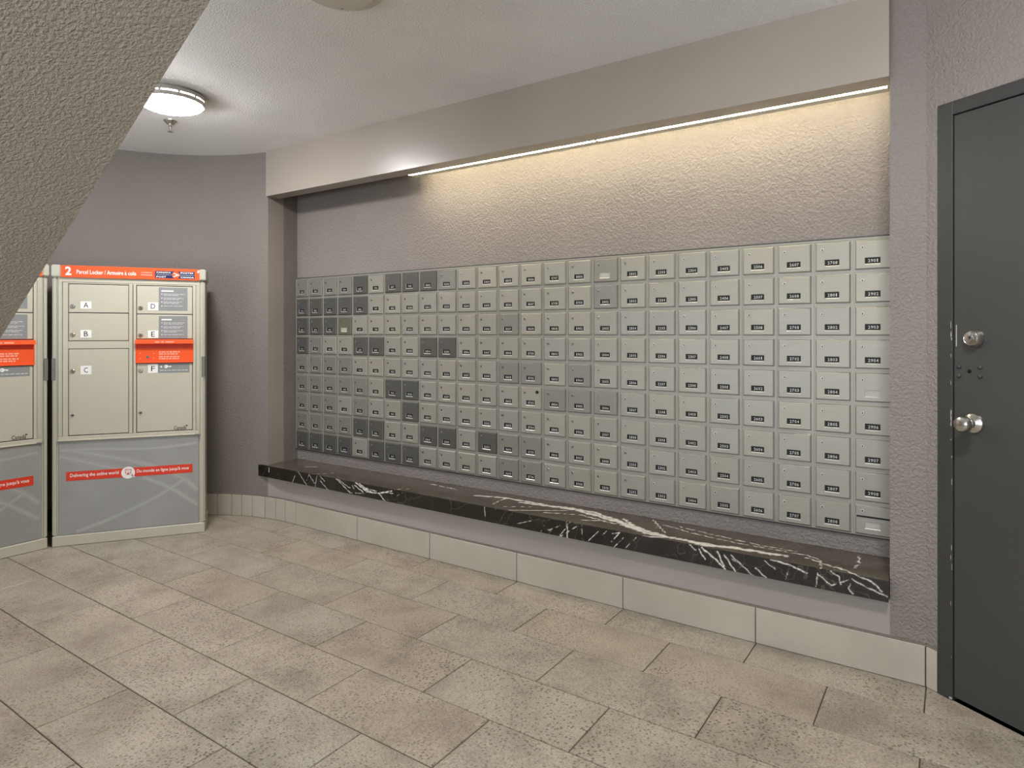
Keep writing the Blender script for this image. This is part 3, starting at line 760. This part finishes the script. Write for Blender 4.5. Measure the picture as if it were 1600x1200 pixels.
def parcel_locker(number, label, loc, rotz):
    t = thing('parcel_locker', label, 'parcel locker', loc, rotz)
    rng = random.Random(number)
    W = 0.809; D = 0.300
    b = MB()
    b.box(0.006, W-0.006, 0.012, D, 0.0, 1.640, 0.004)
    b.box(0.053, 0.757, 0.0105, 0.013, 0.640, 1.556, 0, 1)
    b.box(0.0, W, 0.0, D-0.01, 0.0, 0.062, 0.004)                       # plinth
    b.box(0.030, 0.780, 0.004, 0.02, 0.6175, 0.6440, 0.002)             # rail over the lower panel
    b.box(0.026, 0.784, -0.004, 0.014, 0.6155, 0.6235, 0.002)           # projecting ledge
    b.box(0.030, 0.782, 0.002, 0.02, 1.552, 1.582, 0.002)               # top rail
    b.box(0.052, 0.079, 0.005, 0.02, 0.644, 1.552, 0.0015); b.box(0.741, 0.757, 0.003, 0.02, 0.644, 1.552, 0.0015)
    b.box(0.392, 0.411, 0.003, 0.02, 0.644, 1.552, 0.0015); b.box(0.415, 0.4305, 0.003, 0.02, 0.644, 1.552, 0.0015)
    b.box(0.079, 0.392, 0.006, 0.02, 1.160, 1.2035, 0.001); b.box(0.079, 0.741, 0.005, 0.02, 1.5445, 1.553, 0.001)
    b.build('cabinet', [M['locker'], M['ink']], t)
    for x0, x1 in ((0.0, 0.030), (0.781, W)):
        p = MB(); p.box(x0, x1, -0.001, 0.055, 0.060, 1.580, 0.009); p.build('corner_post', M['locker_post'], t)
    for x0, x1 in ((0.030, 0.050), (0.759, 0.781)):
        p = MB(); p.box(x0, x1, 0.003, 0.02, 0.644, 1.555, 0.002); p.build('post_strip', M['locker_post'], t)
    hc = MB(); hc.box(-0.003, 0.046, -0.010, D-0.02, 1.581, 1.652, 0.006); hc.box(0.779, W+0.006, -0.010, D-0.02, 1.581, 1.652, 0.006)
    hc.box(0.040, 0.785, -0.006, D-0.03, 1.583, 1.648, 0.001)
    hc.build('header_cap', M['locker_post'], t)
    hs = MB(); hs.box(0.0455, 0.7795, -0.0085, -0.004, 1.580, 1.650, 0.0006)
    hso = hs.build('header_sign', M['orange'], t)
    tx = MB(); y = -0.0092
    put_text(tx, str(number), 0.068 if number == 2 else 0.078, 0.099, 1.592, 1.643, y, 0, 0.03)
    put_text(tx, 'Parcel Locker / Armoire à colis', 0.125, 0.432, 1.601, 1.626, y, 0, 0.012)
    put_text(tx, 'canadapost.ca', 0.458, 0.518, 1.617, 1.625, y, 0); put_text(tx, 'postescanada.ca', 0.458, 0.518, 1.601, 1.611, y, 0)
    tx.box(0.7675, 0.7775, y, y+0.0005, 1.628, 1.643)
    tx.build('lettering', M['white_print'], hso)
    lg = MB(); lg.box(0.534, 0.752, -0.0092, -0.0086, 1.589, 1.634, 0, 0)
    lg.lathe([(0, 0), (0.0215, 0), (0.0215, 0.0004), (0, 0.0004)], (0.648, -0.0092, 1.611), (0, -1, 0), 24, 1)
    for wd, xa, xb, za in (('CANADA', 0.541, 0.620, 1.620), ('POST', 0.541, 0.594, 1.593), ('POSTES', 0.674, 0.744, 1.620), ('CANADA', 0.674, 0.748, 1.593)):
        put_text(lg, wd, xa, xb, za, za+0.0095, -0.0097, 2, 0.02)
    lg.box(0.541, 0.626, -0.0096, -0.0092, 1.6105, 1.6118, 0, 2); lg.box(0.670, 0.748, -0.0096, -0.0092, 1.6105, 1.6118, 0, 2)
    lg.face([(0.634, -0.0099, 1.6245), (0.634, -0.0099, 1.6195), (0.655, -0.0099, 1.6112), (0.667, -0.0099, 1.6112)], 2)
    lg.face([(0.634, -0.0099, 1.5975), (0.667, -0.0099, 1.6108), (0.655, -0.0099, 1.6108), (0.634, -0.0099, 1.6025)], 2)
    lg.build('logo', [M['navy'], M['orange'], M['white_print']], hso)
    spec = {'A': (0.0825, 0.3885, 1.3745, 1.5400, 1.410), 'B': (0.0825, 0.3885, 1.2075, 1.3695, 1.242), 'C': (0.0825, 0.3885, 0.649, 1.156, 1.027),
            'D': (0.434, 0.7375, 1.3705, 1.5400, 1.405), 'E': (0.434, 0.7375, 1.2175, 1.3655, 1.239), 'F': (0.434, 0.7375, 0.649, 1.065, 1.024)}
    for L, (x0, x1, z0, z1, zk) in spec.items():
        m = MB(); m.box(x0, x1, 0.0065, 0.016, z0, z1, 0.0018)
        d = tag(m.build('door', M['locker'], t), 'locker door marked '+L); yf = 0.0065
        m = MB(); xk = x0+0.0195
        m.lathe([(0, 0), (0.0125, 0), (0.0125, 0.003), (0.0095, 0.0055), (0.0090, 0.004), (0, 0.004)], (xk, yf, zk), (0, -1, 0), 18, 0)
        m.box(xk-0.0011, xk+0.0011, yf-0.0046, yf-0.004, zk-0.005, zk+0.005, 0, 1)
        m.build('lock', [M['lockface'], M['black']], d)
        lz0, lz1 = {'A': (1.397, 1.440), 'B': (1.225, 1.270), 'C': (1.007, 1.058), 'D': (1.393, 1.440), 'E': (1.223, 1.268), 'F': (1.008, 1.060)}[L]
        lx0 = x0+0.059; m = MB(); m.box(lx0, lx0+0.055, yf-0.0006, yf, lz0, lz1, 0, 0)
        mzc = (lz0+lz1)/2; hw = 0.0125 if L in 'AD' else 0.0105
        put_text(m, L, lx0+0.0275-hw, lx0+0.0275+hw, mzc-0.0155, mzc+0.0155, yf-0.0009, 1, 0.008)
        m.build('letter_label', [M['white_print'], M['ink']], d)
        if L in 'DE':
            zb0, zb1 = (1.390, 1.534) if L == 'D' else (1.2185, 1.357)
            m = MB(); m.box(0.552, 0.711, yf-0.0006, yf, zb0, zb1, 0, 0)
            m.box(0.567, 0.567+(0.066 if L == 'D' else 0.056), yf-0.0009, yf-0.0006, zb1-0.026, zb1-0.018, 0, 1)
            for k in range(4):
                zz = zb1-0.043-0.0245*k
                m.box(0.566, 0.571, yf-0.0009, yf-0.0006, zz-0.001, zz+0.004, 0, 1)
                greek(m, 0.578, rng.uniform(0.680, 0.698), zz, 0.0035, yf-0.0006, 2, rng); 
                if k < 3: greek(m, 0.578, rng.uniform(0.64, 0.698), zz-0.0075, 0.0035, yf-0.0006, 2, rng)
            m.build('instruction_label', [M['info'], M['white_print'], M['info_text']], d)
        if L == 'F':
            m = MB(); m.box(0.5465, 0.722, yf-0.0006, yf, 1.007, 1.0655, 0, 0)
            m.lathe([(0, 0), (0.0052, 0), (0.0052, 0.0004), (0, 0.0004)], (0.565, yf-0.0006, 1.045), (0, -1, 0), 14, 1)
            m.lathe([(0, 0), (0.0105, 0), (0.0105, 0.0004), (0, 0.0004)], (0.592, yf-0.0006, 1.046), (0, -1, 0), 18, 1)
            m.lathe([(0, 0), (0.0032, 0), (0.0032, 0.0003), (0, 0.0003)], (0.588, yf-0.0010, 1.046), (0, -1, 0), 12, 0)
            m.box(0.600, 0.621, yf-0.0010, yf-0.0006, 1.0435, 1.0485, 0, 1); m.box(0.612, 0.616, yf-0.0010, yf-0.0006, 1.0395, 1.0435, 0, 1)
            greek(m, 0.558, 0.713, 1.019, 0.0058, yf-0.0006, 2, rng)
            m.build('key_label', [M['info'], M['white_print'], M['info_text']], d)
            m = MB(); put_text(m, 'Canada', 0.635, 0.704, 0.652, 0.676, yf-0.0004, 0, 0.016)
            m.box(0.700, 0.711, yf-0.0006, yf-0.0002, 0.6705, 0.6785); m.build('wordmark', M['ink'], d)
        if L in 'CF':
            zk2 = 0.771; m = MB()
            m.lathe([(0, 0), (0.0085, 0), (0.0085, 0.003), (0.006, 0.004), (0, 0.004)], (x0+0.0165, yf, zk2), (0, -1, 0), 14, 0)
            m.box(x0+0.0135, x0+0.0265, yf-0.0062, yf-0.0035, zk2-0.0085, zk2-0.0015, 0.001, 1)
            m.build('thumb_latch', [M['lockface'], M['ink']], d)
    ms = MB()
    ms.ext_y([(0.431, 1.0745), (0.741, 1.0745), (0.741, 1.1620), (0.431, 1.1620)], 0.004, 0.016)       # face
    ms.box(0.428, 0.744, -0.003, 0.016, 1.0685, 1.0760, 0.0015); ms.box(0.427, 0.4325, 0.000, 0.016, 1.070, 1.212, 0.001); ms.box(0.7385, 0.744, 0.000, 0.016, 1.070, 1.212, 0.001)
    prof = [(0.016, 1.213), (0.0, 1.213), (-0.018, 1.207), (-0.020, 1.187), (-0.016, 1.187), (-0.010, 1.195), (0.016, 1.195)]
    n = len(prof); vs = [(0.427, y, z) for y, z in prof]+[(0.744, y, z) for y, z in prof]
    ms.raw(vs, [tuple(range(n)), tuple(reversed(range(n, 2*n)))]+[(i, n+i, n+(i+1) % n, (i+1) % n) for i in range(n)])
    mso = tag(ms.build('mail_slot', M['orange'], t), 'orange hooded mail slot')
    m = MB(); m.box(0.433, 0.738, 0.0035, 0.006, 1.163, 1.194); m.build('slot_opening', M['dark_gap'] if False else M['red_band'], mso)
    m = MB()
    for k, z in enumerate((1.132, 1.1195, 1.103, 1.0905)): greek(m, 0.553, 0.668 if k in (0, 2) else rng.uniform(0.648, 0.664), z, 0.0075, 0.004, 0, rng)
    m.face([(0.534+0.0, -0.0188, 1.1935), (0.558, -0.0188, 1.1935), (0.558, -0.0183, 1.2005), (0.534, -0.0183, 1.2005)])
    m.face([(0.567, -0.0188, 1.1935), (0.583, -0.0188, 1.1935), (0.583, -0.0183, 1.2005), (0.567, -0.0183, 1.2005)])
    m.face([(0.592, -0.0188, 1.1935), (0.638, -0.0188, 1.1935), (0.638, -0.0183, 1.2005), (0.592, -0.0183, 1.2005)])
    for v in range(len(m.v)-12, len(m.v)): m.v[v] = (m.v[v][0], m.v[v][1]-0.0016, m.v[v][2])
    m.build('print', M['salmon'], mso)
    m = MB(); m.lathe([(0, 0), (0.0085, 0), (0.008, 0.002), (0.0045, 0.003), (0.004, 0.0015), (0, 0.0015)], (0.491, 0.004, 1.106), (0, -1, 0), 16, 0)
    for q in ((0.452, 1.129), (0.525, 1.127), (0.525, 1.098), (0.452, 1.098)): m.lathe([(0, 0), (0.0028, 0), (0.0022, 0.0012), (0, 0.0014)], (q[0], 0.004, q[1]), (0, -1, 0), 8, 1)
    m.build('slot_lock', [M['strap'], M['salmon']], mso)
    g = MB(); g.box(0.0315, 0.7745, 0.004, 0.016, 0.0645, 0.6145, 0.001)
    go = tag(g.build('lower_panel', M['graphic'], t), 'grey printed lower panel')
    s = MB()
    for k, c_ in enumerate(SWOOSH): ribbon(s, c_, (0.006, 0.0045, 0.004, 0.0045, 0.0035)[k], 0.0034-0.0001*k, 0); ribbon(s, c_, (0.020, 0.017, 0.011, 0.014, 0.011)[k], 0.0039-0.0001*k, 1)
    s.build('swoosh_print', [M['graphic_light'], M['graphic_mid']], go)
    rb = MB(); rb.box(0.070, 0.739, 0.0026, 0.0034, 0.381, 0.4345, 0, 0)
    put_text(rb, 'Delivering the online world', 0.090, 0.338, 0.396, 0.4225, 0.0024, 1, 0.012)
    put_text(rb, "Du monde en ligne jusqu'à vous", 0.434, 0.718, 0.396, 0.4225, 0.0024, 1, 0.012)
    rb.build('red_banner', [M['red_band'], M['white_print']], go)
    e = MB(); e.lathe([(0, 0), (0.0365, 0), (0.0365, 0.0004), (0, 0.0004)], (0.388, 0.0026, 0.4065), (0, -1, 0), 28, 0)
    yy = 0.0021
    for x0, x1, z0, z1 in ((0.372, 0.404, 0.425, 0.4285), (0.372, 0.404, 0.403, 0.4065), (0.372, 0.3755, 0.403, 0.4285), (0.4005, 0.404, 0.403, 0.4285), (0.384, 0.392, 0.398, 0.403), (0.377, 0.401, 0.3945, 0.398), (0.379, 0.394, 0.4155, 0.418)):
        e.box(x0, x1, yy-0.0002, yy, z0, z1, 0, 1)
    e.face([(0.404, 0.0017, 0.408), (0.404, 0.0017, 0.372), (0.412, 0.0017, 0.380), (0.427, 0.0017, 0.376)], 0)
    e.face([(0.406, 0.0016, 0.404), (0.406, 0.0016, 0.378), (0.412, 0.0016, 0.384), (0.421, 0.0016, 0.380)], 2)
    e.build('round_emblem', [M['white_print'], M['red_band'], M['info']], go)
    sk = MB(); sk.box(0.752, 0.781, -0.0048, -0.004, 0.6162, 0.6235, 0, 0)
    for k in range(3): sk.box(0.754+0.009*k, 0.761+0.009*k, -0.0050, -0.0048, 0.6182, 0.6218, 0, 1)
    sk.build('serial_sticker', [M['ink'], M['info_text']], t)
    for x0, x1 in ((-0.0008, 0.019), (0.790, W+0.0008)):
        p = MB(); p.box(x0, x1, -0.0026, 0.050, 0.976, 1.105, 0.001); p.build('coupling_plate', M['strap'], t)
    return t
parcel_locker(2, 'beige parcel locker numbered 2, standing against the curved wall', (-4.361, 1.632, 0.0005), math.radians(55.94))
parcel_locker(1, 'beige parcel locker partly hidden behind the sloped staircase underside', (-4.366, 0.805, 0.0005), math.radians(90.2))

# ------------------------------------------------------------------ lamps
def ceiling_lamp(label, x, y):
    t = thing('ceiling_light', label, 'ceiling light', (x, y, CEIL))
    m = MB(); R = 0.163
    m.lathe([(0.0, -0.0005), (R-0.012, -0.0005), (R-0.012, -0.007), (R, -0.009), (R, -0.0255), (R-0.003, -0.027), (R-0.012, -0.027), (0.0, -0.027)], (0, 0, 0), (0, 0, 1), 64)
    m.lathe([(R-0.013, -0.0330), (R-0.002, -0.0330), (R, -0.0350), (R, -0.051), (R-0.003, -0.054), (R-0.010, -0.054), (R-0.013, -0.0330)], (0, 0, 0), (0, 0, 1), 64)
    m.build('rim', M['nickel'], t, angle=20)
    for k in range(12):
        a = 2*math.pi*(k+0.5)/12; q = MB(); q.box(-0.006, 0.006, -0.0015, 0.0015, -0.049, -0.013, 0.001)
        o = q.build('clip', M['nickel'], t, (math.cos(a)*(R+0.0008), math.sin(a)*(R+0.0008), 0)); o.rotation_euler = (0, 0, a+math.pi/2)
    d = MB(); rd_ = R-0.015
    d.lathe([(0, -0.0275), (rd_, -0.0275), (rd_, -0.055), (rd_*0.965, -0.0605), (rd_*0.88, -0.0685), (rd_*0.72, -0.0765), (rd_*0.5, -0.083), (rd_*0.25, -0.087), (0, -0.088)], (0, 0, 0), (0, 0, 1), 48)
    tag(d.build('diffuser', M['dome'], t, angle=60), 'lit white opal dome')
    return t
ceiling_lamp('round flush ceiling light with nickel rim, glowing above the parcel lockers', -3.337, 1.781)
ceiling_lamp('round flush ceiling light near the door end of the mailbox wall', 0.12, 1.30)

for k, (xa, xb, lab) in enumerate(((-2.655, -1.435, 'slim warm cove light behind the header, half nearer the lockers'), (-1.430, -0.212, 'slim warm cove light behind the header, half nearer the door'))):
    t = thing('cove_light', lab, 'strip light', ((xa+xb)/2, 2.845, HZ), group=None)
    L = (xb-xa)/2; m = MB()
    m.box(-L, L, -0.0338, 0.030, 0.022, 0.060, 0.002); m.box(-L, L, -0.0165, 0.0300, -0.0015, 0.0022, 0.0006)
    m.box(-L, -L+0.003, -0.0338, 0.0300, 0.0, 0.03); m.box(L-0.003, L, -0.0338, 0.0300, 0.0, 0.03)
    m.build('housing', M['beige_plastic'], t)
    m = MB(); m.box(-L+0.0035, L-0.0035, -0.0335, -0.0170, 0.0010, 0.010, 0.002, 1); m.box(-L+0.0035, L-0.0035, -0.0335, 0.0295, 0.0025, 0.0218, 0.001); tag(m.build('lens', [M['cove'], M['cove_down']], t), 'lit lens')

# sprinkler under the ceiling, in front of the curved wall
t = thing('sprinkler_head', 'small chrome pendent sprinkler head below the ceiling by the round light', 'sprinkler', (-3.755, 2.003, CEIL))
m = MB(); m.lathe([(0.0, 0.0), (0.036, 0.0), (0.0355, -0.003), (0.024, -0.014), (0.017, -0.022), (0.0, -0.022)], (0, 0, 0), (0, 0, 1), 24); m.build('escutcheon', M['chrome'], t)
m = MB(); m.lathe([(0.0, -0.020), (0.0105, -0.020), (0.0105, -0.032), (0.007, -0.036), (0.0, -0.036)], (0, 0, 0), (0, 0, 1), 12)
for sgn in (-1, 1): m.raw([(sgn*0.008, -0.002, -0.030), (sgn*0.013, -0.002, -0.036), (sgn*0.013, -0.002, -0.048), (sgn*0.003, -0.002, -0.062), (sgn*0.001, -0.002, -0.058), (sgn*0.0095, -0.002, -0.046), (sgn*0.0095, -0.002, -0.038),
        (sgn*0.008, 0.002, -0.030), (sgn*0.013, 0.002, -0.036), (sgn*0.013, 0.002, -0.048), (sgn*0.003, 0.002, -0.062), (sgn*0.001, 0.002, -0.058), (sgn*0.0095, 0.002, -0.046), (sgn*0.0095, 0.002, -0.038)],
        [tuple(range(7)), tuple(reversed(range(7, 14)))]+[(i, 7+i, 7+(i+1) % 7, (i+1) % 7) for i in range(7)])
m.build('frame_arms', M['chrome'], t)
m = MB(); m.lathe([(0, -0.034), (0.0025, -0.034), (0.0025, -0.056), (0, -0.056)], (0, 0, 0), (0, 0, 1), 8); m.build('bulb', M['lockface'], t)
m = MB(); m.lathe([(0.0, -0.060), (0.006, -0.060), (0.015, -0.0635), (0.0152, -0.0650), (0.0, -0.0650)], (0, 0, 0), (0, 0, 1), 18); m.build('deflector', M['chrome'], t)

# round detector at the top edge of the picture
t = thing('smoke_detector', 'round beige smoke detector on the ceiling at the top edge', 'smoke detector', (-1.806, 1.578, CEIL))
m = MB(); m.lathe([(0.0, 0.0), (0.150, 0.0), (0.150, -0.006), (0.143, -0.012), (0.118, -0.0125), (0.114, -0.016), (0.108, -0.022), (0.0, -0.024)], (0, 0, 0), (0, 0, 1), 48); m.build('housing', M['beige_plastic'], t)
m = MB(); m.lathe([(0, -0.010), (0.006, -0.010), (0.006, -0.0135), (0, -0.0135)], (-0.094, 0.082, 0), (0, 0, 1), 12); m.build('indicator', M['ink'], t)
